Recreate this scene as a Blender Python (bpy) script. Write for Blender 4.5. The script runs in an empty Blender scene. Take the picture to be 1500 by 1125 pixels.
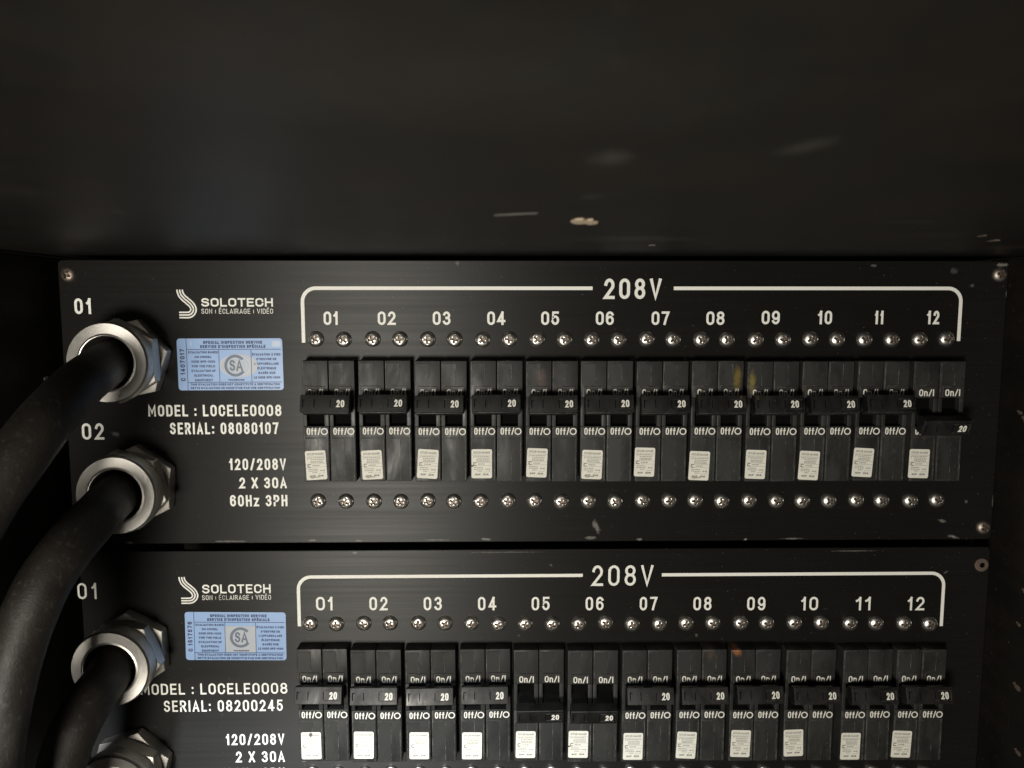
import bpy, bmesh, math, random
from mathutils import Vector, Matrix
random.seed(7)
R = math.radians
S = bpy.context.scene
C = S.collection

# ------------------------------------------------------------------ camera
# the face of the two rack panels is the plane Y = 0, the camera looks along +Y and slightly down
F_PX, PITCH, YAW, DIST = 1127.0, R(5.9), R(1.0), 0.39388
cam_d = bpy.data.cameras.new('camera')
cam = bpy.data.objects.new('camera', cam_d)
C.objects.link(cam)
cam.location = (0, -DIST, 0)
cam.rotation_euler = (R(90) - PITCH, 0, -YAW)
cam_d.sensor_width = 36
cam_d.lens = 36 * F_PX / 1500
cam_d.clip_start, cam_d.clip_end = 0.004, 20
cam_d.dof.use_dof = True
cam_d.dof.focus_distance = 0.392
cam_d.dof.aperture_fstop = 13
S.camera = cam

# ------------------------------------------------------------------ light
world = bpy.data.worlds.new('World')
S.world = world
world.use_nodes = True
bg = world.node_tree.nodes['Background']
bg.inputs[0].default_value = (1.0, 0.93, 0.82, 1)
bg.inputs[1].default_value = 0.035

def aim(o, target):
    d = Vector(target) - o.location
    o.rotation_euler = d.to_track_quat('-Z', 'Y').to_euler()

def area(name, loc, target, size, power, col, spread=180):
    l = bpy.data.lights.new(name, 'AREA')
    l.shape = 'DISK'
    l.size = size
    l.energy = power
    l.color = col
    l.spread = R(spread)
    o = bpy.data.objects.new(name, l)
    C.objects.link(o)
    o.location = loc
    aim(o, target)
    return o

# warm work light held low on the left of the photographer
area('work_light', (-0.19, -0.75, -0.22), (0.0, 0.0, -0.04), 0.20, 6.3, (1.0, 0.952, 0.85))
# cooler light of the room, coming down past the front edge of the case roof
rl = bpy.data.lights.new('room_light', 'SPOT')
rl.energy = 135
rl.color = (0.88, 0.94, 1.0)
rl.spot_size = R(26)
rl.spot_blend = 1.0
rl.shadow_soft_size = 0.035
ro = bpy.data.objects.new('room_light', rl)
C.objects.link(ro)
ro.location = (-0.35, -1.15, 0.450)
aim(ro, (-0.17, 0, -0.25))

S.view_settings.view_transform = 'Standard'
S.view_settings.look = 'None'
S.view_settings.exposure = 0
S.view_settings.gamma = 1
S.cycles.use_denoising = True
S.cycles.max_bounces = 6

# ------------------------------------------------------------------ measuring
def at(px, py, h=0.0):
    """point of the panel plane (or a plane h metres in front of it) seen at a place of the photograph"""
    x, z = (px - 750) / F_PX, -(py - 562.5) / F_PX
    X, Y, Z = x, 1.0, z
    Y, Z = Y * math.cos(PITCH) + Z * math.sin(PITCH), -Y * math.sin(PITCH) + Z * math.cos(PITCH)
    X, Y = X * math.cos(YAW) + Y * math.sin(YAW), -X * math.sin(YAW) + Y * math.cos(YAW)
    t = (DIST - h) / Y
    return Vector((X * t, -h, Z * t))

# ------------------------------------------------------------------ materials
class N:
    """small helper to write node trees"""
    def __init__(s, name):
        s.m = bpy.data.materials.new(name)
        s.m.use_nodes = True
        s.t = s.m.node_tree
        s.b = s.t.nodes['Principled BSDF']
    def n(s, typ, **kw):
        o = s.t.nodes.new(typ)
        for k, v in kw.items():
            setattr(o, k, v)
        return o
    def link(s, a, b):
        s.t.links.new(a, b)
    def set(s, sock, v):
        if hasattr(v, 'is_linked') or isinstance(v, bpy.types.NodeSocket):
            s.link(v, sock)
        else:
            sock.default_value = v
    def math(s, op, a, b=0.0, c=None, clamp=False):
        o = s.n('ShaderNodeMath', operation=op, use_clamp=clamp)
        s.set(o.inputs[0], a); s.set(o.inputs[1], b)
        if c is not None: s.set(o.inputs[2], c)
        return o.outputs[0]
    def coords(s, kind='Object', scale=(1, 1, 1)):
        if kind == 'Position':
            v = s.n('ShaderNodeNewGeometry').outputs['Position']
        else:
            v = s.n('ShaderNodeTexCoord').outputs[kind]
        mp = s.n('ShaderNodeMapping')
        mp.inputs['Scale'].default_value = scale
        s.link(v, mp.inputs['Vector'])
        return mp.outputs[0]
    def noise(s, vec, scale, detail=3, rough=0.5, dist=0.0):
        o = s.n('ShaderNodeTexNoise')
        s.link(vec, o.inputs['Vector'])
        o.inputs['Scale'].default_value = scale
        o.inputs['Detail'].default_value = detail
        o.inputs['Roughness'].default_value = rough
        o.inputs['Distortion'].default_value = dist
        return o.outputs[0]
    def ramp(s, fac, p0, p1, v0=0.0, v1=1.0):
        o = s.n('ShaderNodeMapRange')
        o.clamp = True
        s.link(fac, o.inputs[0])
        o.inputs[1].default_value = p0; o.inputs[2].default_value = p1
        o.inputs[3].default_value = v0; o.inputs[4].default_value = v1
        return o.outputs[0]
    def mix(s, fac, a, b):
        o = s.n('ShaderNodeMix', data_type='RGBA')
        s.set(o.inputs[0], fac)
        for sock, v in ((o.inputs[6], a), (o.inputs[7], b)):
            if isinstance(v, tuple): sock.default_value = (*v, 1)
            else: s.link(v, sock)
        return o.outputs[2]
    def bump(s, height, strength, dist=0.001):
        o = s.n('ShaderNodeBump')
        o.inputs['Strength'].default_value = strength
        o.inputs['Distance'].default_value = dist
        s.link(height, o.inputs['Height'])
        s.link(o.outputs[0], s.b.inputs['Normal'])
    def ellipse(s, vec, cx, cz, rx, rz, ang=0.0, soft=0.5, wob=None):
        """mask of one spot in the X/Z (or X/Y) plane of vec"""
        mp = s.n('ShaderNodeMapping', vector_type='TEXTURE')
        mp.inputs['Location'].default_value = (cx, cz, 0)
        mp.inputs['Rotation'].default_value = (0, 0, ang)
        mp.inputs['Scale'].default_value = (rx, rz, 1)
        s.link(vec, mp.inputs['Vector'])
        ln = s.n('ShaderNodeVectorMath', operation='LENGTH')
        s.link(mp.outputs[0], ln.inputs[0])
        d = ln.outputs['Value']
        if wob is not None:
            d = s.math('ADD', d, wob)
        return s.ramp(d, 1.0, 1.0 - soft)
    def base(s, col, rough=0.5, metal=0.0, spec=0.5):
        b = s.b
        s.set(b.inputs['Base Color'], (*col, 1) if isinstance(col, tuple) else col)
        s.set(b.inputs['Roughness'], rough)
        b.inputs['Metallic'].default_value = metal
        b.inputs['Specular IOR Level'].default_value = spec
        return s
    def xz(s, vec):
        a = s.n('ShaderNodeSeparateXYZ'); b = s.n('ShaderNodeCombineXYZ')
        s.link(vec, a.inputs[0])
        s.link(a.outputs[0], b.inputs[0]); s.link(a.outputs[2], b.inputs[1])
        return b.outputs[0], a

def plain(name, col, rough=0.5, metal=0.0, spec=0.5, vary=0.15, scale=200):
    k = N(name)
    nz = k.noise(k.coords('Position'), scale, 3)
    c2 = tuple(c * (1 - vary) for c in col)
    k.base(k.mix(nz, col, c2), rough, metal, spec)
    return k.m

M = {}
# black brushed anodised sheet
def brushed(name, smears):
    k = N(name)
    pos = k.coords('Position')
    streak = k.noise(k.coords('Position', (14, 1, 1900)), 1.0, 4, 0.6)
    streak2 = k.noise(k.coords('Position', (5, 1, 420)), 1.0, 3, 0.6)
    cloud = k.noise(pos, 26, 4, 0.6)
    dustn = k.noise(pos, 900, 2, 0.5)
    dust = k.ramp(dustn, 0.70, 0.76)
    col = k.mix(streak, (0.0035, 0.0034, 0.0031), (0.0135, 0.013, 0.0118))
    col = k.mix(k.math('MULTIPLY', cloud, 0.5), col, (0.004, 0.0039, 0.0037))
    v2, sep = k.xz(pos)
    wob = k.math('MULTIPLY', k.math('SUBTRACT', k.noise(pos, 330, 4, 0.7), 0.5), 2.4)
    for (cx, cz, rx, rz, a, amt, c) in smears:
        m = k.ellipse(v2, cx, cz, rx, rz, a, 0.6, wob)
        col = k.mix(k.math('MULTIPLY', m, amt * .75), col, c)
    col = k.mix(k.math('MULTIPLY', dust, 0.55), col, (0.16, 0.155, 0.14))
    rough = k.math('ADD', k.math('MULTIPLY', streak2, 0.16), 0.36)
    k.base(col, rough, 0.0, 0.26)
    k.b.inputs['Anisotropic'].default_value = 0.75
    tan = k.n('ShaderNodeCombineXYZ')
    tan.inputs[2].default_value = 1.0
    k.link(tan.outputs[0], k.b.inputs['Tangent'])
    k.bump(streak, 0.12, 0.0002)
    return k.m

def sm(px, py, rx, ry, a, amt, c=(0.30, 0.29, 0.26)):
    p = at(px, py)
    return (p.x, p.z, rx * 0.00036, ry * 0.00036, -R(a), amt, c)

M['plate'] = brushed('black_brushed_plate', [
    sm(874, 772, 5, 12, -25, .55), sm(866, 788, 9, 3, 0, .5), sm(1380, 763, 6, 3, 20, .5), sm(1424, 418, 4, 3, 0, .3),
    sm(1398, 397, 6, 5, 0, .18), sm(1415, 735, 3, 3, 0, .4), sm(168, 636, 7, 4, 10, .35), sm(458, 791.5, 7, 1.5, 0, .6),
    sm(525, 792, 5, 2, 0, .5), sm(712, 790, 9, 2, 5, .7), sm(640, 791, 22, 1.5, 0, .35), sm(1395, 786, 9, 3, 15, .7),
    sm(1398, 792, 5, 3, 15, .7), sm(1158, 789, 20, 1.4, 0, .5), sm(935, 790, 6, 2, 0, .6), sm(1092, 790, 3, 2, 0, .8),
    sm(190, 795, 6, 2, 5, .8), sm(335, 793, 30, 1.4, 0, .4), sm(670, 386, 3, 4, 0, .35), sm(1280, 389, 5, 2, 0, .3),
    sm(1470, 388, 9, 3, 0, .6), sm(1475, 430, 2, 7, 0, .5), sm(1455, 735, 2, 12, 0, .45), sm(144, 806, 3, 2, 0, .9, (.4, .25, .2)),
    sm(740, 809, 60, 1.2, 0, .3), sm(520, 810, 4, 2, 0, .5), sm(1250, 807, 40, 1.3, 0, .3), sm(807, 828, 4, 1.5, 40, .4),
    sm(1386, 838, 4, 1.5, -30, .3), sm(760, 931, 2, 2, 0, .3), sm(1020, 930, 3, 3, 0, .25), sm(445, 1115, 3, 2, 0, .4)])

# white silk-screen print
k = N('silkscreen_white'); nz = k.noise(k.coords('Position'), 1500, 3)
c = k.mix(k.ramp(nz, .35, .75), (0.79, 0.78, 0.725), (0.65, 0.64, 0.595)); wear = k.ramp(k.noise(k.coords('Position'), 700, 5, .75), .66, .74)
k.base(k.mix(k.math('MULTIPLY', wear, .65), c, (.10, .098, .09)), 0.55); M['print'] = k.m
k = N('silkscreen_worn'); nz = k.noise(k.coords('Position'), 1500, 3)
k.base(k.mix(k.ramp(nz, .35, .75), (0.46, 0.45, 0.41), (0.36, 0.35, 0.32)), 0.55); M['print_worn'] = k.m

# breaker plastic with grime, a yellow and an orange stain
def breaker_plastic(name, c0, c1, rough0):
    k = N(name)
    pos = k.coords('Position')
    info = k.n('ShaderNodeObjectInfo')
    grime = k.noise(k.coords('Position', (1, 1, .45)), 95, 4, 0.65, 0.4)
    fine = k.noise(pos, 900, 3, 0.6)
    col = k.mix(k.ramp(grime, .35, .7), c0, c1)
    col = k.mix(k.math('MULTIPLY', info.outputs['Random'], 0.45), col, (c0[0] * .55, c0[1] * .55, c0[2] * .55))
    v2, sep = k.xz(pos)
    wob = k.math('MULTIPLY', k.math('SUBTRACT', k.noise(pos, 260, 4, .7), .5), 1.6)
    for (px, py, rx, ry, c, amt) in ((1080, 556, 7, 22, (0.20, 0.15, 0.025), .55), (1102, 560, 6, 20, (0.22, 0.17, 0.03), .6),
                                (793, 552, 9, 18, (0.085, 0.05, 0.04), .6), (1079, 955, 8, 7, (0.30, 0.11, 0.03), .8),
                                (1040, 955, 10, 16, (0.09, 0.055, 0.04), .4), (1040, 678, 4, 30, (0.03, 0.05, 0.045), .5)):
        p = at(px, py, .0085)
        col = k.mix(k.math('MULTIPLY', k.ellipse(v2, p.x, p.z, rx * .00036, ry * .00036, 0, .7, wob), amt), col, c)
    scr = k.ramp(k.noise(k.coords('Position', (1100, 60, 26)), 1.0, 3, .6), .70, .78)
    col = k.mix(k.math('MULTIPLY', scr, .38), col, (.13, .125, .11))
    bv = k.n('ShaderNodeBevel'); bv.samples = 4; bv.inputs[0].default_value = .00035
    dt = k.n('ShaderNodeVectorMath', operation='DOT_PRODUCT')
    k.link(bv.outputs[0], dt.inputs[0]); k.link(k.n('ShaderNodeNewGeometry').outputs['True Normal'], dt.inputs[1])
    edge = k.ramp(dt.outputs['Value'], .985, .90)
    col = k.mix(k.math('MULTIPLY', k.math('MULTIPLY', edge, k.ramp(k.noise(pos, 420, 4, .7), .42, .65)), .55), col, (.12, .115, .10))
    spk = k.ramp(k.noise(pos, 1300, 2), .72, .77)
    col = k.mix(k.math('MULTIPLY', spk, .5), col, (.22, .21, .19))
    k.base(col, k.math('ADD', k.ramp(grime, .3, .7, rough0 - .06, rough0 + .24), k.math('MULTIPLY', info.outputs['Random'], .1)), 0.0, 0.36)
    k.bump(fine, .10, .0002)
    return k.m
M['breaker'] = breaker_plastic('black_breaker_plastic', (0.013, 0.0134, 0.013), (0.025, 0.0246, 0.022), .42)
M['handle'] = breaker_plastic('black_handle_plastic', (0.0065, 0.0065, 0.0062), (0.012, 0.0117, 0.0106), .33)
k = N('worn_highlight_line')  # pale broken lines: seam wear plus painted edge highlights
wn = k.noise(k.coords('Position', (60, 60, 170)), 1.0, 4, .75)
k.base(k.mix(k.ramp(wn, .47, .68), (0.016, 0.016, 0.015), (0.20, 0.195, 0.175)), .5, 0, .3); M['line'] = k.m
M['dark'] = plain('recess_shade_black', (0.0022, 0.0022, 0.0022), 0.8, 0, .05)  # near-black colour standing in for shade in slots, slits and holes
M['breaker_print'] = plain('breaker_print', (0.78, 0.76, 0.69), .6, 0, .3, .3, 1400)

# metals
def metal(name, col, rough, grain=(600, 600, 600), amt=.25, dark=(.25, .22, .19)):
    k = N(name)
    nz = k.noise(k.coords('Object', grain), 1.0, 4, .6)
    stain = k.noise(k.coords('Position'), 120, 4, .6)
    c = k.mix(k.math('MULTIPLY', k.ramp(stain, .45, .8), amt), col, dark)
    k.base(c, k.math('ADD', k.math('MULTIPLY', nz, .18), rough), 1.0)
    k.bump(nz, .16, .0003)
    return k.m
M['screw'] = metal('zinc_screw', (0.85, 0.815, 0.76), 0.24, (80, 80, 80), amt=.15)
M['screw_recess_shade'] = metal('screw_recess_shade', (0.15, 0.12, 0.10), 0.45, amt=.4)  # cross recess given a darker metal colour in place of shade
M['rust_screw'] = metal('tarnished_screw', (0.34, 0.29, 0.25), 0.42, amt=.9, dark=(.16, .08, .05))
M['ring'] = metal('machined_aluminium', (0.60, 0.575, 0.535), 0.36, (900, 900, 900), amt=.35, dark=(.42, .39, .35))
_t = M['ring'].node_tree
_n = _t.nodes.new('ShaderNodeTangent'); _n.direction_type = 'RADIAL'; _n.axis = 'Y'
_t.links.new(_n.outputs[0], _t.nodes['Principled BSDF'].inputs['Tangent'])
_t.nodes['Principled BSDF'].inputs['Anisotropic'].default_value = .6
M['nut'] = metal('nickel_nut', (0.66, 0.62, 0.56), 0.38, amt=.25)
k = N('rusty_washer'); nz = k.noise(k.coords('Position'), 500, 4)
k.base(k.mix(nz, (0.05, 0.034, 0.027), (0.13, 0.095, 0.072)), .6); M['washer'] = k.m

# cable rubber: scuffed black jacket
k = N('black_cable_rubber')
pos = k.coords('Position')
nz = k.noise(pos, 60, 4, .6); fine = k.noise(pos, 1100, 3, .6)
scuff = k.ramp(k.noise(k.coords('Position', (1, 1, .6)), 420, 5, .75), .55, .70)
col = k.mix(nz, (0.007, 0.0062, 0.0052), (0.018, 0.0148, 0.0112))
col = k.mix(k.math('MULTIPLY', scuff, .22), col, (0.13, 0.125, 0.112))
long_ = k.ramp(k.noise(k.coords('Position', (30, 30, 30)), 6.0, 5, .8, 1.5), .62, .74)
col = k.mix(k.math('MULTIPLY', long_, .35), col, (0.055, 0.05, 0.043))
k.base(col, k.ramp(nz, .3, .7, .5, .68), 0, .34); k.bump(fine, .35, .0005); M['rubber'] = k.m

# case lining: black painted board with scuffs; spots are measured on the roof
def on_roof(px, py, zroof):
    d = at(px, py, 0) - cam.location
    t = zroof / d.z
    return cam.location + d * t
ROOF_Z = at(730, 373).z
k = N('black_case_board')
pos = k.coords('Position')
cl = k.noise(k.coords('Position', (1, .6, 1)), 9, 5, .6)
cl2 = k.noise(k.coords('Position', (.6, 2.0, 1)), 38, 4, .6)
col = k.mix(k.ramp(cl, .3, .75), (0.0058, 0.0057, 0.0050), (0.0108, 0.0105, 0.0088))
col = k.mix(k.math('MULTIPLY', k.ramp(cl2, .45, .75), .35), col, (0.009, 0.0088, 0.0085))
wob = k.math('MULTIPLY', k.math('SUBTRACT', k.noise(pos, 150, 4, .7), .5), 1.3)
for (px, py, rx, ry, a, amt, c) in ((895, 233, .0052, .009, -.2, .6, (.07, .068, .058)), (1180, 215, .0040, .008, .2, .5, (.07, .068, .058)),
                           (868, 288, .004, .007, 0, .3, (.06, .058, .05)), (925, 350, .035, .018, 0, .25, (.09, .088, .08)),
                           (20, 280, .012, .015, 0, .15, (.04, .038, .034)), (1480, 362, .016, .02, 0, .4, (.07, .06, .05)),
                           (1360, 345, .02, .02, 0, .15, (.07, .06, .05)), (172, 310, .002, .006, 0, .5, (.12, .12, .11)),
                           (620, 120, .05, .03, .2, .25, (.045, .043, .037)), (1330, 325, .012, .008, .2, .2, (.07, .07, .06))):
    p = on_roof(px, py, ROOF_Z)
    col = k.mix(k.math('MULTIPLY', k.ellipse(pos, p.x, p.y, rx, ry, a, .8, wob), amt), col, c)
mott = k.ramp(k.noise(k.coords('Position', (1, .55, 1)), 42, 6, .75), .40, .62)
col = k.mix(k.math('MULTIPLY', mott, .6), col, (.0165, .0125, .0092))
spk = k.ramp(k.noise(pos, 420, 3, .6), .70, .75)
col = k.mix(k.math('MULTIPLY', spk, .5), col, (.16, .12, .10))
k.base(col, k.ramp(cl, .2, .8, .44, .56), 0, .15)
k.bump(k.noise(pos, 260, 4, .6), .10, .0004)
M['board'] = k.m
M['rail'] = plain('black_rail_steel', (0.010, 0.010, 0.010), .6, 0, .3)
M['chip'] = plain('bare_wood_chip', (0.52, 0.42, 0.30), .8, 0, .3)
M['scratch'] = plain('pale_scratch', (0.17, 0.165, 0.15), .7, 0, .3)

# paper and foil stickers
M['paper'] = plain('cream_paper', (0.68, 0.665, 0.59), .6, 0, .4, .18, 300)
M['paper_print'] = plain('grey_print', (0.14, 0.135, 0.12), .6, 0, .3)
M['paper_line'] = plain('faint_rule', (0.28, 0.27, 0.24), .6, 0, .3)
M['torn'] = plain('torn_patch', (0.10, 0.085, 0.07), .7, 0, .3)
k = N('blue_foil_label'); nz = k.noise(k.coords('Position'), 60, 3)
k.base(k.mix(nz, (0.22, 0.355, 0.61), (0.28, 0.41, 0.66)), .38, 0, .5); M['blue'] = k.m
M['ink'] = plain('navy_ink', (0.022, 0.035, 0.12), .5, 0, .4, .3, 900)
M['hand_ink'] = plain('typed_ink', (0.03, 0.025, 0.09), .5, 0, .4, .4, 700)
k = N('hologram_foil'); nz = k.noise(k.coords('Position'), 160, 3)
k.base(k.mix(nz, (0.44, 0.44, 0.42), (0.34, 0.40, 0.52)), .35, 0, .5); M['foil'] = k.m
M['foil_pale'] = plain('pale_foil', (0.42, 0.50, 0.66), .3, 0, .6)
M['emblem'] = plain('grey_emblem', (0.115, 0.15, 0.21), .45, 0, .5)

# ------------------------------------------------------------------ mesh helpers
def obj(name, bm, mats, parent=None, loc=(0, 0, 0), smooth=None, label=None):
    me = bpy.data.meshes.new(name)
    bm.normal_update()
    bm.to_mesh(me)
    bm.free()
    for m in (mats if isinstance(mats, (list, tuple)) else [mats]):
        me.materials.append(M[m])
    if smooth is not None:
        me.polygons.foreach_set('use_smooth', [True] * len(me.polygons))
        me.set_sharp_from_angle(angle=R(smooth))
    o = bpy.data.objects.new(name, me)
    C.objects.link(o)
    if parent: o.parent = parent
    o.location = loc
    if label: o['label'] = label
    return o

def thing(name, label, cat, loc=(0, 0, 0), group=None):
    o = bpy.data.objects.new(name, None)
    o.empty_display_size = 0.02
    C.objects.link(o)
    o.location = loc
    o['label'] = label; o['category'] = cat
    if group: o['group'] = group
    return o

def box(bm, x0, x1, y0, y1, z0, z1, bev=0.0, seg=2, mat=0, M4=None):
    vs = bmesh.ops.create_cube(bm, size=1.0)['verts']
    for v in vs:
        v.co = Vector(((x0 + x1) / 2 + v.co.x * (x1 - x0), (y0 + y1) / 2 + v.co.y * (y1 - y0), (z0 + z1) / 2 + v.co.z * (z1 - z0)))
    es = list({e for v in vs for e in v.link_edges})
    fs = {f for v in vs for f in v.link_faces}
    if bev > 0:
        r = bmesh.ops.bevel(bm, geom=es, offset=bev, segments=seg, affect='EDGES', profile=0.6)
        allv = set(r['verts']) | {v for v in vs if v.is_valid}
        fs = {f for v in allv for f in v.link_faces}
    for f in fs: f.material_index = mat
    if M4 is not None:
        for v in {v for f in fs for v in f.verts}: v.co = M4 @ v.co

def strip(bm, pts, t, y, mat=0, closed=False, cap=False):
    """flat band of width t along pts (x, z), lying at depth y and facing -Y"""
    P = [Vector(p) for p in pts]
    Q = [P[0]]
    for p in P[1:]:
        if (p - Q[-1]).length > 1e-7: Q.append(p)
    if closed and (Q[0] - Q[-1]).length < 1e-7: Q.pop()
    P = Q; n = len(P)
    if n < 2: return
    if cap and not closed:
        P[0] = P[0] + (P[0] - P[1]).normalized() * t / 2
        P[-1] = P[-1] + (P[-1] - P[-2]).normalized() * t / 2
    L, Rr = [], []
    for i in range(n):
        a = P[i] - P[i - 1] if (i > 0 or closed) else P[1] - P[0]
        b = P[(i + 1) % n] - P[i] if (i < n - 1 or closed) else P[-1] - P[-2]
        a.normalize(); b.normalize()
        na, nb = Vector((-a.y, a.x)), Vector((-b.y, b.x))
        m = na + nb
        if m.length < 1e-4: m = na.copy()
        m.normalize()
        s = t / 2 / max(0.45, m.dot(na))
        L.append(bm.verts.new((P[i].x + m.x * s, y, P[i].y + m.y * s)))
        Rr.append(bm.verts.new((P[i].x - m.x * s, y, P[i].y - m.y * s)))
    for i in range(n if closed else n - 1):
        j = (i + 1) % n
        f = bm.faces.new((Rr[i], Rr[j], L[j], L[i]))
        f.material_index = mat

def rect(bm, x0, x1, z0, z1, y, mat=0, r=0.0):
    if r <= 0:
        pts = [(x0, z0), (x1, z0), (x1, z1), (x0, z1)]
    else:
        pts = []
        for cx, cz, a0 in ((x1 - r, z0 + r, -90), (x1 - r, z1 - r, 0), (x0 + r, z1 - r, 90), (x0 + r, z0 + r, 180)):
            for i in range(6):
                a = R(a0 + 18 * i); pts.append((cx + r * math.cos(a), cz + r * math.sin(a)))
    f = bm.faces.new([bm.verts.new((p[0], y, p[1])) for p in pts])
    f.material_index = mat

# ------------------------------------------------------------------ stroke lettering
def arc(cx, cy, rx, ry, a0, a1, n=9):
    return [(cx + rx * math.cos(R(a0 + (a1 - a0) * i / n)), cy + ry * math.sin(R(a0 + (a1 - a0) * i / n))) for i in range(n + 1)]
rO = .27
_O = arc(.5, 1 - rO, .5, rO, 180, 0) + arc(.5, rO, .5, rO, 0, -180)
G = {
 'O': (1, [('c', _O)]), '0': (1, [('c', _O)]),
 '1': (.46, [[(0, .74), (.35, .80), (.78, 1)], [(.78, 1), (.78, 0)]]),
 '2': (1, [arc(.5, .71, .46, .29, 170, -28) + [(0, 0), (1, 0)]]),
 '3': (1, [arc(.48, .755, .45, .245, 160, -90), arc(.48, .27, .5, .27, 90, -160)]),
 '4': (1.08, [[(.70, 1), (0, .25), (1, .25)], [(.70, 1), (.70, 0)]]),
 '5': (1, [[(.92, 1), (.14, 1), (.06, .50)] + arc(.49, .325, .5, .325, 140, -160)]),
 '6': (1, [('c', arc(.5, .31, .5, .31, 0, 360, 16)), [(0, .31), (0, .68)] + arc(.5, .70, .5, .30, 170, 25)]),
 '7': (1, [[(0, 1), (1, 1), (.62, .5), (.36, 0)]]),
 '8': (1, [('c', arc(.5, .765, .45, .235, 0, 360, 16)), ('c', arc(.5, .27, .5, .27, 0, 360, 16))]),
 '9': (1, [('c', arc(.5, .69, .5, .31, 0, 360, 16)), [(1, .69), (1, .32)] + arc(.5, .30, .5, .30, -10, -155)]),
 'A': (1.12, [[(0, 0), (.5, 1), (1, 0)], [(.2, .28), (.8, .28)]]),
 'B': (1, [[(0, 0), (0, 1)], [(0, 1), (.5, 1)] + arc(.5, .76, .42, .24, 90, -90) + [(0, .52)], [(.5, .52)] + arc(.5, .26, .5, .26, 90, -90) + [(0, 0)]]),
 'C': (1, [arc(.5, 1 - rO, .5, rO, -8, 180) + arc(.5, rO, .5, rO, 180, 368)]),
 'D': (1, [('c', [(0, 0), (0, 1), (.5, 1)] + arc(.5, 1 - rO, .5, rO, 90, 0) + arc(.5, rO, .5, rO, 0, -90))]),
 'E': (.86, [[(1, 1), (0, 1), (0, 0), (1, 0)], [(0, .51), (.88, .51)]]),
 'F': (.84, [[(1, 1), (0, 1), (0, 0)], [(0, .5), (.86, .5)]]),
 'G': (1.04, [arc(.5, 1 - rO, .5, rO, 5, 180) + arc(.5, rO, .5, rO, 180, 360) + [(1, .47), (.55, .47)]]),
 'H': (1, [[(0, 0), (0, 1)], [(1, 0), (1, 1)], [(0, .52), (1, .52)]]),
 'I': (.0, [[(0, 0), (0, 1)]]), '|': (.0, [[(0, 0.1), (0, .75)]]),
 'K': (1.05, [[(0, 0), (0, 1)], [(.95, 1), (.05, .42)], [(.3, .58), (1, 0)]]),
 'L': (.80, [[(0, 1), (0, 0), (1, 0)]]),
 'M': (1.3, [[(0, 0), (0, 1), (.5, .28), (1, 1), (1, 0)]]),
 'N': (1.05, [[(0, 0), (0, 1), (1, 0), (1, 1)]]),
 'P': (1, [[(0, 0), (0, 1), (.5, 1)] + arc(.5, .73, .5, .27, 90, -90) + [(0, .46)]]),
 'Q': (1, [('c', _O), [(.55, .25), (1, -.06)]]),
 'R': (1.04, [[(0, 0), (0, 1), (.5, 1)] + arc(.5, .74, .46, .26, 90, -90) + [(0, .48)], [(.5, .48), (1, 0)]]),
 'S': (1, [arc(.5, .755, .47, .245, 15, 270) + arc(.5, .26, .5, .26, 90, -165)]),
 'T': (.95, [[(0, 1), (1, 1)], [(.5, 1), (.5, 0)]]),
 'U': (1, [[(0, 1), (0, rO)] + arc(.5, rO, .5, rO, 180, 360) + [(1, 1)]]),
 'V': (1.12, [[(0, 1), (.5, 0), (1, 1)]]),
 'W': (1.6, [[(0, 1), (.25, 0), (.5, .9), (.75, 0), (1, 1)]]),
 'X': (1.05, [[(0, 0), (1, 1)], [(0, 1), (1, 0)]]),
 'Y': (1.05, [[(0, 1), (.5, .45), (1, 1)], [(.5, .45), (.5, 0)]]),
 'f': (.55, [[(.3, 0), (.3, .80)] + arc(.75, .80, .45, .2, 180, 90, 5), [(0, .66), (1, .66)]]),
 'n': (.85, [[(0, 0), (0, .7)], [(0, .5)] + arc(.5, .45, .5, .25, 150, 0, 6) + [(1, 0)]]),
 'z': (.85, [[(0, .7), (1, .7), (0, 0), (1, 0)]]),
 '/': (.75, [[(0, -.02), (1, 1.02)]]), '-': (.6, [[(0, .45), (1, .45)]]),
 ':': (.0, [[(0, .06), (0, .09)], [(0, .60), (0, .63)]]), "'": (.0, [[(0, 1), (0, .8)]]),
 ',': (.0, [[(0, .1), (0, -.12)]]), '.': (.0, [[(0, 0), (0, .04)]]), 'o': (1.25, [('c', arc(.5, .42, .5, .42, 0, 360, 18))]),
}
G['É'] = (G['E'][0], G['E'][1] + [[(.35, 1.18), (.75, 1.34)]])
G['À'] = (G['A'][0], G['A'][1] + [[(.3, 1.34), (.6, 1.18)]])

def measure(txt, gw, gap, space):
    return sum((space if ch == ' ' else G[ch][0] * gw) for ch in txt) + gap * (len(txt) - 1)

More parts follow.
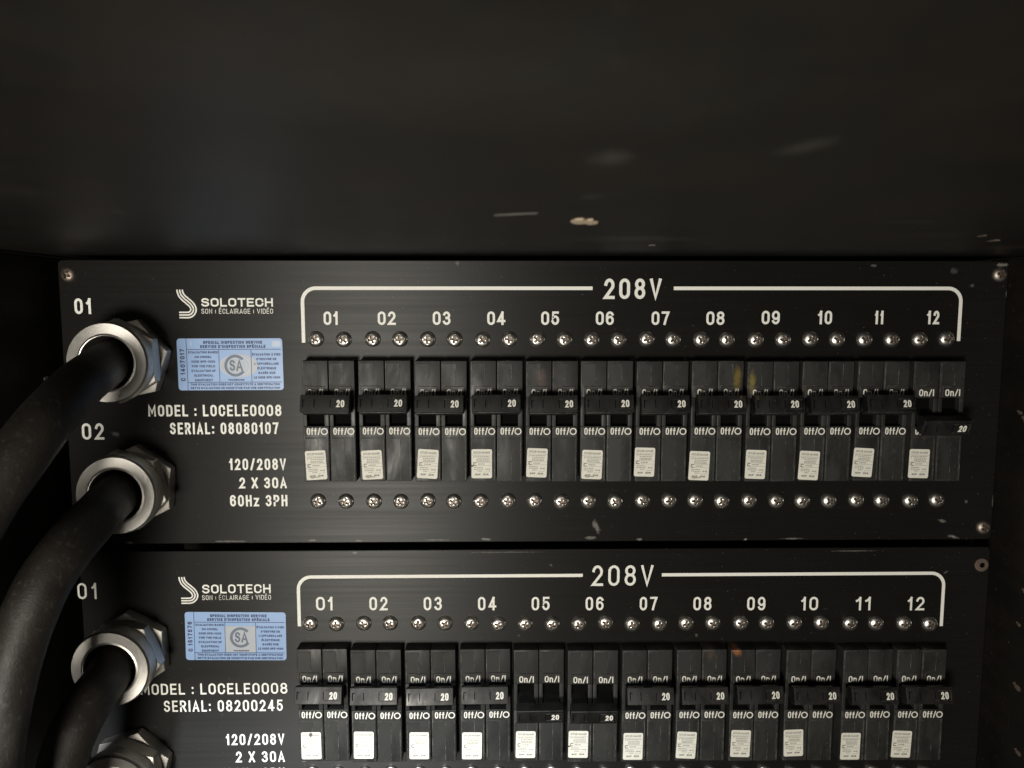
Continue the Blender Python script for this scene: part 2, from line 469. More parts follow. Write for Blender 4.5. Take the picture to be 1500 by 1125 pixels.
def text(bm, txt, x0, x1, z0, z1, t, y, mat=0, gap=.16, wr=.46, slant=0.0, ang=0.0, mats=None):
    """letters filling the box x0..x1, z0..z1 with stroke width t"""
    H = z1 - z0
    gapm = gap * H
    n = len(txt)
    solid = sum(G[c][0] for c in txt if c != ' ')
    nsp = txt.count(' ')
    spc = .22 * H
    adv_fixed = n * t + gapm * (n - 1 - nsp * .0) + nsp * (spc - t)
    W = x1 - x0
    gw = (W - adv_fixed) / max(solid, .1)
    if gw < .10 * H:                      # too tight: shrink the gaps instead
        f = max(.25, (W - n * t - solid * .22 * H) / max(1e-9, adv_fixed - n * t))
        gapm *= f; spc *= f
        gw = (W - (n * t + gapm * (n - 1) + nsp * (spc - t))) / max(solid, .1)
        gw = max(gw, .06 * H)
    cx, cz = (x0 + x1) / 2, (z0 + z1) / 2
    ca, sa = math.cos(ang), math.sin(ang)
    x = x0
    k = 0
    for i, ch in enumerate(txt):
        if ch == ' ':
            x += spc + gapm; continue
        w, strokes = G[ch]
        for st in strokes:
            closed = isinstance(st, tuple) and st[0] == 'c'
            pts = st[1] if closed else st
            out = []
            for (u, v) in pts:
                X = x + t / 2 + u * w * gw
                Z = z0 + t / 2 + v * (H - t)
                X += slant * (Z - z0)
                dx, dz = X - cx, Z - cz
                out.append((cx + dx * ca - dz * sa, cz + dx * sa + dz * ca))
            if closed: out = out[:-1] if (Vector(out[0]) - Vector(out[-1])).length < 1e-7 else out
            strip(bm, out, t, y - (k % 5) * 6e-6, mats[i] if mats else mat, closed, cap=not closed)
            k += 1
        x += w * gw + t + gapm

INK = 0.00004
def px_text(bm, org, txt, x0, x1, y0, y1, t, **kw):
    """text measured in photograph pixels, written on the panel face"""
    cx, cy = (x0 + x1) / 2, (y0 + y1) / 2
    a, b = at(x0, cy), at(x1, cy)
    z1, z0 = at(cx, y0).z, at(cx, y1).z
    text(bm, txt, a.x - org.x, b.x - org.x, z0 - org.z, z1 - org.z, t * 0.000346, kw.pop('y', -INK), **kw)

# ------------------------------------------------------------------ the case around the rack
XL, XR = at(84, 385).x, at(1478, 385).x
case = thing('equipment_case', 'scuffed black painted road case around the panels, its roof filling the top of the view', 'equipment case', (0, 0, ROOF_Z))
zc = ROOF_Z
bm = bmesh.new(); box(bm, XL - .32, XR + .12, -.415, .16, 0, .012, .0015)  # left overhang added to keep room_light off the upper panel
roof = obj('roof', bm, 'board', case)
for sx in (-1, 1):
    x = (XL - .006) if sx < 0 else (XR + .007)
    bm = bmesh.new(); box(bm, min(x, x + sx * .012), max(x, x + sx * .012), -.065, .15, -.50, -.0012, .001)
    obj('side_wall', bm, 'board', case)
bm = bmesh.new(); box(bm, XL - .018, XR + .019, .151, .160, -.50, -.0012)
obj('back_wall', bm, 'board', case)
for sx in (-1, 1):
    x0, x1 = (XL + .0012, XL + .022) if sx < 0 else (XR - .022, XR - .0012)
    bm = bmesh.new(); box(bm, x0, x1, .0120, .0145, -.45, -.003, .0006)
    box(bm, x0 if sx < 0 else x1 - .0025, x0 + .0025 if sx < 0 else x1, 0.0147, .045, -.45, -.003, .0006)
    obj('rack_rail', bm, 'rail', case)

# bare wood chip, scratch and flakes on the roof board
def flake(name, px, py, pts, mat, scale, thick, label=None, ang=0.0):
    p = on_roof(px, py, ROOF_Z)
    bm = bmesh.new()
    vs = [bm.verts.new((u * scale[0] * math.cos(ang) - v * scale[1] * math.sin(ang), u * scale[0] * math.sin(ang) + v * scale[1] * math.cos(ang), 0)) for u, v in pts]
    f = bm.faces.new(vs)
    r = bmesh.ops.extrude_face_region(bm, geom=[f])
    for v in r['geom']:
        if isinstance(v, bmesh.types.BMVert): v.co.z -= thick
    bmesh.ops.recalc_face_normals(bm, faces=bm.faces[:])
    return obj(name, bm, mat, case, (p.x, p.y, -.00005), label=label)
chip_pts = [(-1, -.1), (-.8, -.75), (-.3, -1), (.1, -.6), (.45, -.75), (.6, -.1), (1, .1), (1.05, .6), (.6, 1), (.2, .55), (-.2, .75), (-.65, .55)]
flake('paint_chip', 856, 323.5, chip_pts, 'chip', (.0042, .0080), .0004, 'pale beige chip in the black paint')
flake('scratch', 755, 313.5, [(-1, .7), (-.2, -.2), (1, -1), (1, -.5), (-.1, .5), (-1, 1)], 'scratch', (.006, .0035), .0001)
flake('paint_chip', 955, 359, chip_pts, 'scratch', (.0016, .004), .0002)
flake('paint_chip', 1455, 352, chip_pts, 'washer', (.0018, .004), .0003)
flake('paint_chip', 1438, 345, chip_pts, 'washer', (.0010, .003), .0003)
# the bare flakes on the side walls
wl, wr_ = XL - .006, XR + .007
def wall_flake(sx, py, h, s, mat):
    x = (wl + .0001) if sx < 0 else (wr_ - .0001)
    d = DIST - h
    z = at(700, py).z * d / DIST
    bm = bmesh.new()
    vs = [bm.verts.new((0, u * s * 1.6, v * s)) for u, v in chip_pts]
    f = bm.faces.new(vs)
    r = bmesh.ops.extrude_face_region(bm, geom=[f])
    for v in r['geom']:
        if isinstance(v, bmesh.types.BMVert): v.co.x += -sx * .0003
    bmesh.ops.recalc_face_normals(bm, faces=bm.faces[:])
    obj('paint_chip', bm, mat, case, (x, -h, z - zc))
for a in ((1, 606, .006, .0016, 'washer'), (1, 617, .011, .0026, 'washer'), (1, 872, .019, .0018, 'washer'), (1, 1013, .018, .0024, 'washer'),
          (1, 920, .016, .0014, 'washer'), (1, 1110, .022, .002, 'washer'), (-1, 553, .006, .0014, 'scratch')):
    wall_flake(a[0], a[1], a[2], a[3] * .75, a[4])

# ------------------------------------------------------------------ small hardware
def screw_bm(rad=.0041, hgt=.0024, cross=.0023, arm=.00055, rings=18, seg=56):
    bm = bmesh.new()
    rows = []
    deep = set()
    for i in range(rings + 1):
        f = i / rings
        row = []
        for j in range(seg):
            a = 2 * math.pi * j / seg
            r = rad * f
            x, z = r * math.cos(a), r * math.sin(a)
            y = hgt * (1 - f ** 2.5) ** .55 if f < 1 else 0.0002
            ax, az = abs(x), abs(z)
            w = arm * (1.25 - .25 * max(ax, az) / cross)
            lim = min(1, max(0, (cross - max(ax, az)) / .00045))
            ins = min(1, max(0, (w - min(ax, az)) / .00022))
            core = min(1, max(0, (arm * 1.75 - math.hypot(x, z)) / .0003))
            dp = max(lim * ins, core)
            y -= .0016 * dp * (1 - .45 * f)
            v = bm.verts.new((x, -y, z)); row.append(v)
            if dp > .45: deep.add(v)
            if i == 0: break
        rows.append(row)
    base = [bm.verts.new((rad * math.cos(2 * math.pi * j / seg), -.00002, rad * math.sin(2 * math.pi * j / seg))) for j in range(seg)]
    rows.append(base)
    for i in range(len(rows) - 1):
        a, b = rows[i], rows[i + 1]
        for j in range(seg):
            k2 = (j + 1) % seg
            if i == 0: bm.faces.new((a[0], b[j], b[k2]))
            else: bm.faces.new((a[j], b[j], b[k2], a[k2]))
    for f in bm.faces:
        if sum(v in deep for v in f.verts) >= 3: f.material_index = 1
    bmesh.ops.recalc_face_normals(bm, faces=bm.faces[:])
    return bm

SCREW = None
def put_screw(parent, p, first_parent=None):
    global SCREW
    if SCREW is None:
        SCREW = obj('screw', screw_bm(), ['screw', 'screw_recess_shade'], parent, smooth=38)
        o = SCREW
    else:
        o = SCREW.copy(); C.objects.link(o); o.parent = parent
    o.location = p - parent.location
    o.rotation_euler = (R(random.uniform(-2.5, 2.5)), R(random.uniform(0, 90)), R(random.uniform(-2.5, 2.5)))
    return o

def lathe_y(bm, prof, seg=64, mat=0, fn=None, cx=0, cz=0):
    """revolve (radius, height above the panel) about the Y axis; fn may change the radius per angle"""
    rows = []
    for (r, h) in prof:
        row = []
        for j in range(seg):
            a = 2 * math.pi * j / seg
            rr = fn(r, h, a) if fn else r
            row.append(bm.verts.new((cx + rr * math.cos(a), -h, cz + rr * math.sin(a))))
        rows.append(row)
    for i in range(len(rows) - 1):
        for j in range(seg):
            k2 = (j + 1) % seg
            f = bm.faces.new((rows[i][j], rows[i][k2], rows[i + 1][k2], rows[i + 1][j]))
            f.material_index = mat
    return rows

def hexnut(bm, R_, h0, h1, rot, bore, seg=240, cham=.0035):
    """hexagon with turned 30 degree chamfers at both ends"""
    ap = R_ * math.cos(math.pi / 6)
    def fn(r, h, a):
        if r < 0: return -r
        b = (a - rot) % (math.pi / 3) - math.pi / 6
        hx = ap / math.cos(b)
        cone0 = ap * .99 + (h - h0) * 2.2
        cone1 = ap * .99 + (h1 - h) * 2.2
        return min(hx, cone0, cone1)
    prof = [(-bore, h0 + .0002)]
    n = 30
    for i in range(n + 1):
        f = i / n
        f = .5 - .5 * math.cos(math.pi * f)
        prof.append((1.0, h0 + (h1 - h0) * f))
    prof.append((-bore, h1 - .0002))
    lathe_y(bm, prof, seg, 0, fn)

def gland(parent, c, rot):
    """cable gland: lock hexagon on the panel, second hexagon, knurled dome nut with a machined front ring"""
    loc = c - parent.location
    bm = bmesh.new()
    hexnut(bm, .0212, .0002, .0082, rot, .012)
    bmesh.ops.recalc_face_normals(bm, faces=bm.faces[:])
    body = obj('cable_gland', bm, 'nut', parent, loc)
    bm = bmesh.new()
    hexnut(bm, .0208, .0090, .0172, rot + .35, .012)
    bmesh.ops.recalc_face_normals(bm, faces=bm.faces[:])
    obj('hex_nut', bm, 'nut', body)
    bm = bmesh.new()
    nk = 150
    def kn(r, h, a): return r * (1 + (.006 * (1 if int(a / (2 * math.pi) * nk * 2 + .5) % 2 else -1))) if .0178 < h < .0246 and r > .015 else r
    lathe_y(bm, [(.0118, .0085), (.0175, .0170), (.0192, .0176), (.0194, .0182), (.0194, .0243), (.0192, .0249)], nk * 2, 0, kn)
    obj('dome_nut', bm, 'nut', body, smooth=30)
    bm = bmesh.new()
    lathe_y(bm, [(.0192, .0250), (.0193, .0252), (.0190, .0256), (.0187, .0260), (.0140, .0260), (.0132, .0263), (.0129, .0262), (.0124, .0255), (.0120, .0230), (.0119, .0120)], 96)
    obj('front_ring', bm, 'ring', body, smooth=12)
    bm = bmesh.new()
    lathe_y(bm, [(.0118, .0125), (.0100, .0160), (.0096, .0150), (.0096, .0120)], 64)
    obj('seal', bm, 'rubber', body, smooth=40)
    return body

# ------------------------------------------------------------------ breakers
CEN = at(888.7, 617.2, .0085)                  # centre of one breaker, used to measure its local sizes
def lz(py, h=.0085): return at(888.7, py, h).z - CEN.z
BW = .0263                                      # width of a two pole breaker
PW = .0129
ZT, ZB = lz(529), lz(705.3)
SL_T, SL_B = lz(582.5), lz(624.5)
BH = .0085
def breaker_bm():
    bm = bmesh.new()
    for s in (-1, 1):
        c = s * (PW / 2 + .00022)
        x0, x1 = c - PW / 2, c + PW / 2
        # chassis behind, then the four pieces round the toggle slot
        box(bm, x0 + .0003, x1 - .0003, -.0046, .010, ZB + .0003, ZT - .0003, .0002, 1, 1)
        box(bm, x0, x1, -BH, .009, SL_T, ZT, .00045)
        box(bm, x0, x1, -BH, .009, ZB, SL_B, .00045)
        box(bm, x0, x0 + .0019, -BH + .00012, .0088, SL_B + .00004, SL_T - .00004, .0003)
        box(bm, x1 - .0022, x1, -BH + .00012, .0088, SL_B + .00004, SL_T - .00004, .0003)
        # step of the moulded face, taller on the left of a seam
        sx = c + .0008
        box(bm, x0 + .0007, sx, -BH - .00028, -BH + .001, SL_T + .0062, ZT - .0012, .00012, 1)
        box(bm, x0 + .0006, sx, -BH - .00022, -BH + .001, ZB + .0007, SL_B - .0062, .00012, 1)
        box(bm, x1 - .0012, x1 - .0004, -BH - .0004, -BH + .001, ZB + .0006, SL_B - .0015, .00014, 1)
        # pads that carry the words
        box(bm, x0 + .0016, x1 - .0014, -BH - .00045, -BH + .001, SL_T + .0004, SL_T + .0058, .00018, 1)
        box(bm, x0 + .0014, x1 - .0004, -BH - .00045, -BH + .001, SL_B - .0056, SL_B - .0005, .00018, 1)
        for (lx, la, lb, off, lw) in ((sx, SL_T + .0064, ZT - .0013, .00031, .00016), (sx, ZB + .0009, SL_B - .0064, .00025, .00014),
                                      (x0 + .00055, SL_T + .0005, ZT - .0006, .00004, .0002), (x0 + .00055, ZB + .0006, SL_B - .0006, .00004, .0002),
                                      (x1 - .0008, ZB + .0010, SL_B - .002, .00043, .00014)):
            strip(bm, [(lx, la), (lx, lb)], lw, -BH - off, 3)
        strip(bm, [(c - .0045, SL_T + .0004), (c - .0045, SL_T + .0056), (c - .0005, SL_T + .0056)], .00012, -BH - .00049, 3)
        text(bm, 'On/I', c - .0036, c + .0040, lz(579.8), lz(569.8), .00058, -BH - .0005, 2, gap=.13)
        text(bm, 'Off/', c - .0046, c + .0023, lz(636.6), lz(626.4), .00058, -BH - .0005, 2, gap=.12)
        strip(bm, [(c + .0042 + .0015 * math.cos(2 * math.pi * i / 20), lz(631.8) + .0015 * math.sin(2 * math.pi * i / 20)) for i in range(20)], .00056, -BH - .0005, 2, True)
    return bm

HR = .0188                                      # reach of the handle bar from its pivot
HA = R(17.3)
PIV = (lz(591, .017) + lz(623, .017)) / 2
def handle_bm(old):
    bm = bmesh.new()
    w = .0121
    for s in (-1, 1):
        c = s * (PW / 2 + .00022) - .0002
        box(bm, c - .0041, c + .0041, -HR + .0045, .001, -.0026, .0026, .0004)
    box(bm, -w, w, -HR, -HR + .0058, -.0043, .0043, .00055, 3)
    box(bm, -w + .0006, w - .0006, -HR + .0018, -HR + .0075, -.0047, -.0030, .0004)
    f = -HR
    # moulded marks: a frame for the rating, slits painted as flat strips of shade black
    for x in ((-w + .0012, -w + .0017), (-w + .0068, -w + .0072), (.0026, .0030)):
        rect(bm, x[0], x[1], -.0022 + random.uniform(-.0002, .0002), .0019, f - .00003, 1)
    rect(bm, -w + .0017, -w + .0026, .0014, .0018, f - .00004, 1)
    for (a, b, c_, d) in ((.0030, .0112, .00215, .00245), (.0030, .0112, -.00265, -.00235), (.0109, .0112, -.00235, .00215)):
        box(bm, a, b, f - .00018, f + .0005, c_, d, .0001, 1)
    text(bm, '20', .0058, .0097, -.0019, .0017, .00068, f - .00005, 2, gap=.1)
    return bm

def sticker_bm(variant):
    """small cream rating sticker, 10.4 x 15 mm"""
    bm = bmesh.new()
    w, h = .0052, .0075
    rect(bm, -w, w, -h, h, 0, 0, .0009)
    rnd = random.Random(40 + variant)
    y = -.00004
    text(bm, 'CUTLER-HAMMER', -w + .0010, w - .0010, .0052, .0063, .00016, y, 1, gap=.1)
    for z in (.0044, .0006, -.0010):
        rect(bm, -w + .0002, w - .0002, z, z + .00014, y, 2)
    def dashes(z, x0, x1, t):
        x = x0
        while x < x1 - .0003:
            l = rnd.uniform(.0004, .0012)
            rect(bm, x, min(x + l, x1), z, z + t, y, 2)
            x += l + .00022
    strip(bm, [(-w + .0017 + .0006 * math.cos(i * .5), .0034 + .0006 * math.sin(i * .5)) for i in range(9)], .0002, y, 1)
    for z in (.0036, .0027, .0018, .0011):
        dashes(z, -w + .0026, w - rnd.uniform(.0008, .0016), .00042)
    # certification mark and its number
    strip(bm, [(-w + .0019 + .00085 * math.cos(R(50 + 26 * i)), -.0002 + .00075 * math.sin(R(50 + 26 * i))) for i in range(11)], .00042, y, 1)
    dashes(-.0004, -w + .0034, .0018, .0005)
    for z in (-.0022, -.0031):
        dashes(z, -w + .0012, .0008, .0004)
    dashes(-.0040, -w + .0030, .0004, .0004)
    dashes(-.0031, .0018, w - .0010, .0005)
    strip(bm, [(.0014, -.0052), (.0014, -.0042), (w - .0012, -.0042), (w - .0012, -.0020)], .00014, y, 2)
    text(bm, 'QCF', -.0034, -.0006, -.0060, -.0051, .00024, y, 1, gap=.16)
    text(bm, 'QCR', .0006, .0034, -.0060, -.0051, .00024, y, 1, gap=.16)
    if variant == 1:       # torn spot
        f = bm.faces.new([bm.verts.new((a * .001, y - .00002, .006 + b * .001)) for a, b in ((-.5, -1.2), (.3, -.9), (.9, .2), (.2, 1.3), (-.7, 1.1), (-1.1, .2))]); f.material_index = 3
    if variant == 2:       # nick on the left edge
        f = bm.faces.new([bm.verts.new((-w - .0001 + a * .001, y - .00002, -.001 + b * .001)) for a, b in ((0, -.6), (1.0, -.5), (1.4, .1), (.8, .3), (0, .4))]); f.material_index = 3
    if variant == 3:       # scraped lower corner
        f = bm.faces.new([bm.verts.new((a * .001, y - .00002, -.0066 + b * .001)) for a, b in ((-4.2, .9), (-2.6, -.2), (-.5, .2), (1.2, .1), (1.0, .5), (-.6, .8), (-2.6, .4))]); f.material_index = 2
    return bm

BR = HN = None
STK = {}
def breaker(parent, px, py, off, st, tweak=0.0, label=None):
    global BR, HN
    c = at(px, py, .0085); c.y = 0
    loc = c - parent.location
    if BR is None:
        BR = obj('circuit_breaker', breaker_bm(), ['breaker', 'dark', 'breaker_print', 'line'], parent, loc, smooth=30); b = BR
        HN = obj('toggle_handle', handle_bm(False), ['handle', 'dark', 'breaker_print'], b, smooth=30); h = HN
    else:
        b = BR.copy(); C.objects.link(b); b.parent = parent; b.location = loc + Vector((random.uniform(-.0002, .0002), random.uniform(-.0004, .0004), random.uniform(-.0002, .0002)))
        b.rotation_euler = (R(random.uniform(-.35, .35)), R(random.uniform(-.25, .25)), R(random.uniform(-.5, .5)))
        h = HN.copy(); C.objects.link(h); h.parent = b
    h.location = (random.uniform(-.0003, .0003), 0, PIV)
    # a positive turn about X lowers the bar, which reaches towards -Y
    h.rotation_euler = ((HA + R(1.5) if off else -HA) + R(tweak), R(random.uniform(-.5, .5)), R(random.uniform(-.4, .4)))
    sx, sy, sa, var = st
    p = at(sx, sy, .0089)
    if var not in STK:
        s = obj('rating_sticker', sticker_bm(var), ['paper', 'paper_print', 'paper_line', 'torn'], b); STK[var] = s
    else:
        s = STK[var].copy(); C.objects.link(s); s.parent = b
    s.location = (p.x - c.x, -.00885, p.z - c.z)
    s.rotation_euler = (0, -R(sa), 0)
    if label: b['label'] = label
    return b

# ------------------------------------------------------------------ printing on a panel
def bracket(parent, L, T, Rr, yl, yr, ya, yb, gapx0, gapx1, org, t=5.2):
    """white line over the breakers, broken round the voltage"""
    y = -INK
    r = .0068
    tl, tr = at(L, ya), at(Rr, ya)
    zt = (at(L + 40, ya).z + at(Rr - 40, ya).z) / 2 - org.z
    zl, zr = at(yl[0], yl[1]), at(yr[0], yr[1])
    g0, g1 = at(gapx0, ya).x - org.x, at(gapx1, ya).x - org.x
    xl, xr = (tl.x + zl.x) / 2 - org.x, (tr.x + zr.x) / 2 - org.x
    bm = bmesh.new()
    strip(bm, [(xl, zl.z - org.z)] + arc(xl + r, zt - r, r, r, 180, 90, 12) + [(g0, zt)], t * .000346, y)
    strip(bm, [(g1, zt)] + arc(xr - r, zt - r, r, r, 90, 0, 12) + [(xr, zr.z - org.z)], t * .000346, y)
    obj('bracket_line', bm, 'print', parent)

def logo(parent, org, ix0, iy0, iy1, tx0, tx1, ty0, ty1, sx0, sx1, sy0, sy1, worn):
    bm = bmesh.new()
    a = at(ix0, iy0); b = at(ix0, iy1)
    s = (a.z - b.z) / 265.0
    mid = [(150, 152), (152, 174), (163, 203), (187, 232), (217, 257), (247, 284), (264, 308)] + arc(215, 330, 56, 56, 360, 270, 10)
    mid = [(x, 330 + (y - 330)) if i < 7 else (x, 330 - (y - 330)) for i, (x, y) in enumerate(mid)] + [(137, 386)]
    n = len(mid)
    for off in (-24.5, 0, 24.5):
        pts = []
        for i, p in enumerate(mid):
            d = Vector(mid[min(i + 1, n - 1)]) - Vector(mid[max(i - 1, 0)])
            d.normalize()
            q = Vector(p) + Vector((d.y, -d.x)) * off
            if i == 0: q.y = 152
            if i == n - 1: q.x = 137
            pts.append((a.x - org.x + (q.x - 118) * s, a.z - org.z - (q.y - 150) * s))
        strip(bm, pts, 13.5 * s, -INK)
    px_text(bm, org, 'SOLOTECH', tx0, tx1, ty0, ty1, 2.45, gap=.17)
    m = [2 if (worn and 5 <= i <= 8) else 0 for i in range(22)]
    px_text(bm, org, 'SON | ÉCLAIRAGE | VIDÉO', sx0, sx1, sy0, sy1, .8, gap=.2, mats=[(1 if (worn and 4 <= i <= 8) else 0) for i in range(24)])
    obj('maker_logo', bm, ['print', 'print_worn'], parent)

def words(name, parent, org, items, gap=.2):
    for (txt, x0, x1, y0, y1, t) in items:
        bm = bmesh.new()
        px_text(bm, org, txt, x0, x1, y0, y1, t, gap=gap)
        obj(name, bm, 'print', parent)

def inspection(parent, org, corners, serial, hazy):
    """blue foil inspection sticker"""
    tl, tr, br, bl = [at(*c) - org for c in corners]
    w = ((tr - tl).length + (br - bl).length) / 2
    h = ((tl - bl).length + (tr - br).length) / 2
    c = (tl + tr + br + bl) / 4
    ang = math.atan2((tr - tl).z, (tr - tl).x)
    bm = bmesh.new()
    rect(bm, -w / 2, w / 2, -h / 2, h / 2, 0, 0, .0016)
    y = -.00004
    # unit square helper: u right, v up
    U = lambda u: -w / 2 + u * w
    V = lambda v: -h / 2 + v * h
    t = h * .011
    if not hazy: rect(bm, U(.305 + .09), U(.70), V(.17), V(.71), y, 3)
    strip(bm, [(U(.09), V(1)), (U(.09), V(0))], t, y - .00001, 1)
    for v in (.79, .155):
        strip(bm, [(U(.09), V(v)), (U(.985), V(v))], t, y - .00002, 1)
    for u in (.395, .70):
        strip(bm, [(U(u), V(.155)), (U(u), V(.79))], t, y - .00003, 1)
    y2 = y - .00004
    def line(s, u0, u1, v0, v1, m=1, tt=.0105):
        text(bm, s, U(u0), U(u1), V(v0), V(v1), h * tt, y2, m, gap=.16)
    line('SPECIAL INSPECTION SERVICE', .25, .81, .895, .955, 1, .015)
    line("SERVICE D'INSPECTION SPÉCIALE", .22, .84, .815, .875, 1, .015)
    left = ['EVALUATION BASED', 'ON MODEL', 'CODE SPE-1000', 'FOR THE FIELD', 'EVALUATION OF', 'ELECTRICAL', 'EQUIPMENT']
    lw = (.28, .16, .225, .22, .23, .18, .17)
    for i, (s, l) in enumerate(zip(left, lw)):
        v = .735 - i * .0895
        line(s, .245 - l / 2, .245 + l / 2, v - .022, v + .022)
    right = ['ÉVALUATION À PIED', "D'OEUVRE DE", "L'APPAREILLAGE", 'ÉLECTRIQUE', 'BASÉE SUR', 'LE CODE SPE-1000']
    for i, (s, l) in enumerate(zip(right, (.27, .19, .23, .18, .16, .25))):
        v = .69 - i * .089
        line(s, .845 - l / 2, .845 + l / 2, v - .022, v + .022)
    line('THIS EVALUATION DOES NOT CONSTITUTE A CERTIFICATION', .115, .965, .092, .135)
    line('CETTE EVALUATION NE CONSTITUE PAS UNE CERTIFICATION', .115, .965, .022, .064)
    # certification emblem: a round C with SA inside
    cx, cz, r = U(.548), V(.475), h * .185
    if hazy:
        for (ex, ey, q) in ((.062, .20, -.00001), (.105, .15, -.00002), (.145, .20, -.000005)):
            strip(bm, [(cx + w * ex * math.cos(2 * math.pi * i / 40), cz + h * ey * math.sin(2 * math.pi * i / 40)) for i in range(40)], h * .022, y2 - ex * .0001, 4, True)
        fe = bm.faces.new([bm.verts.new((cx + .03 * w + w * .185 * math.cos(2 * math.pi * i / 40), y - .00002, cz + h * .225 * math.sin(2 * math.pi * i / 40))) for i in range(40)]); fe.material_index = 3
        rect(bm, U(.90), U(.985), V(.84), V(.955), y2, 4, .0008)
        rect(bm, U(.125), U(.14), V(.86), V(.96), y2, 4)
    strip(bm, arc(cx, cz, r, r, 40, 325, 30), h * .055, y2 - .00003, 2)
    text(bm, 'S', cx - r * .62, cx - r * .02, cz - r * .55, cz + r * .62, h * .038, y2 - .00004, 2)
    text(bm, 'A', cx + r * .06, cx + r * .78, cz - r * .55, cz + r * .62, h * .038, y2 - .00004, 2)
    line('TRADEMARK', .475, .63, .185, .213)
    # serial number typed up the left margin
    bm2 = bmesh.new()
    sl = h * .62
    text(bm2, serial, -sl / 2, sl / 2, -h * .045, h * .045, h * .018, 0, 5, gap=.25)
    for v in bm2.verts:
        x, z = v.co.x, v.co.z
        v.co = Vector((U(.048) - z, y2 + v.co.y, V(.49) + x))
    me = bpy.data.meshes.new('tmp'); bm2.to_mesh(me); bm2.free()
    bm.from_mesh(me); bpy.data.meshes.remove(me)
    o = obj('inspection_sticker', bm, ['blue', 'ink', 'emblem', 'foil', 'foil_pale', 'hand_ink'], parent, (c.x, -.00006, c.z))
    o.rotation_euler = (0, -ang, 0)

def plate(parent, org, x0, x1, z0, z1, slots):
    bm = bmesh.new()
    # sheet 3 mm thick with rounded corners and softened edges
    pts = []
    r = .0022
    for cx, cz, a0 in ((x1 - r, z0 + r, -90), (x1 - r, z1 - r, 0), (x0 + r, z1 - r, 90), (x0 + r, z0 + r, 180)):
        for i in range(5):
            a = R(a0 + 22.5 * i); pts.append((cx + r * math.cos(a), cz + r * math.sin(a)))
    def ring(ins, y):
        cxm, czm = (x0 + x1) / 2, (z0 + z1) / 2
        sx, sz = 1 - 2 * ins / (x1 - x0), 1 - 2 * ins / (z1 - z0)
        return [bm.verts.new((cxm + (p[0] - cxm) * sx - org.x, y, czm + (p[1] - czm) * sz - org.z)) for p in pts]
    rows = [ring(.0004, 0), ring(.0001, .00012), ring(0, .0004), ring(0, .003)]
    bm.faces.new(rows[0])
    bm.faces.new(list(reversed(rows[-1])))
    for a, b in zip(rows, rows[1:]):
        for i in range(len(a)):
            j = (i + 1) % len(a)
            bm.faces.new((a[j], a[i], b[i], b[j]))
    bmesh.ops.recalc_face_normals(bm, faces=bm.faces[:])
    obj('faceplate', bm, 'plate', parent)

def rack_screw(parent, px, py, kind):
    p = at(px, py) - parent.location
    bm = bmesh.new()
    if kind == 'washer':
        lathe_y(bm, [(.0036, .0001), (.0036, .0007), (.0033, .0010), (.0014, .0011), (.0011, .0002), (.00005, .0002)], 40)
        bmesh.ops.recalc_face_normals(bm, faces=bm.faces[:])
        for f in bm.faces:
            if all(v.co.x ** 2 + v.co.z ** 2 < .00145 ** 2 for v in f.verts): f.material_index = 1
        obj('rack_screw', bm, ['washer', 'dark'], parent, p, smooth=40, label='rack screw with a rusty brown washer')
    else:
        bm.free()
        o = obj('rack_screw', screw_bm(.0038, .0022, .0021, .0006, 12, 40), ['rust_screw', 'screw_recess_shade'], parent, p, smooth=40)
        o.rotation_euler = (0, R(random.uniform(0, 90)), 0)

# ------------------------------------------------------------------ upper panel
GP = 'rack mounted power distribution panels'
z_top, z_bot = at(780, 381.5).z, at(780, 793.5).z
org = Vector(((XL + XR) / 2, 0, z_bot))
P1 = thing('distribution_panel', 'upper black breaker panel with white lettering, last of its twelve breakers switched off', 'breaker panel', org, GP)
plate(P1, org, XL, XR, z_top, z_bot if False else z_bot, None) if False else plate(P1, org, XL, XR, z_bot, z_top, None)
bracket(P1, 443.3, 0, 1407.5, (444, 502), (1405, 499.5), 422.3, 0, 868, 987, org)
words('voltage_text', P1, org, [('208V', 884.7, 969, 408, 438, 4.6)], gap=.22)
xc = [484.7, 566.5, 647, 727, 806, 886, 967.5, 1048, 1129, 1208.5, 1288, 1367]
wd = [21.5, 26.5, 26.2, 26.6, 26.5, 26.4, 26, 26.6, 26.4, 20.6, 12.5, 18]
words('channel_number', P1, org, [('%02d' % (i + 1), xc[i] - wd[i] / 2, xc[i] + wd[i] / 2, 456.2 if i < 8 else 455.2, 476 if i < 8 else 475, 3.35) for i in range(12)], gap=.16)
words('inlet_number', P1, org, [('01', 109, 134, 437, 460, 3.7), ('02', 120, 152.5, 620, 644, 3.7)], gap=.22)
words('rating_text', P1, org, [('MODEL : LOCELE0008', 217, 412.3, 593, 609.8, 2.9), ('SERIAL: 08080107', 249, 408, 619, 636, 2.9),
                               ('120/208V', 335.7, 419, 671.7, 688.4, 2.9), ('2 X 30A', 350.4, 420, 699.3, 715.3, 2.9), ('60Hz 3PH', 337, 421, 725, 741.7, 2.9)], gap=.17)
logo(P1, org, 258, 424, 466, 294.7, 399.7, 436.6, 449.2, 295, 400, 452.2, 459.6, False)
inspection(P1, org, [(259.5, 496), (413, 495.5), (416, 571), (261, 572)], 'C 1407017', True)
for a in ((100, 402, 's'), (1464, 402, 's'), (1440, 772, 's')):
    rack_screw(P1, *a)
row = [462.9, 503.7, 546, 586, 626.5, 666, 707, 746, 787.2, 827, 867, 906, 947.5, 986, 1027, 1065, 1107, 1147, 1187, 1226, 1266, 1306, 1347, 1386]
for i, x in enumerate(row):
    put_screw(P1, at(x, 497.4 - .8 * i / 23 + random.uniform(-.8, .8)))
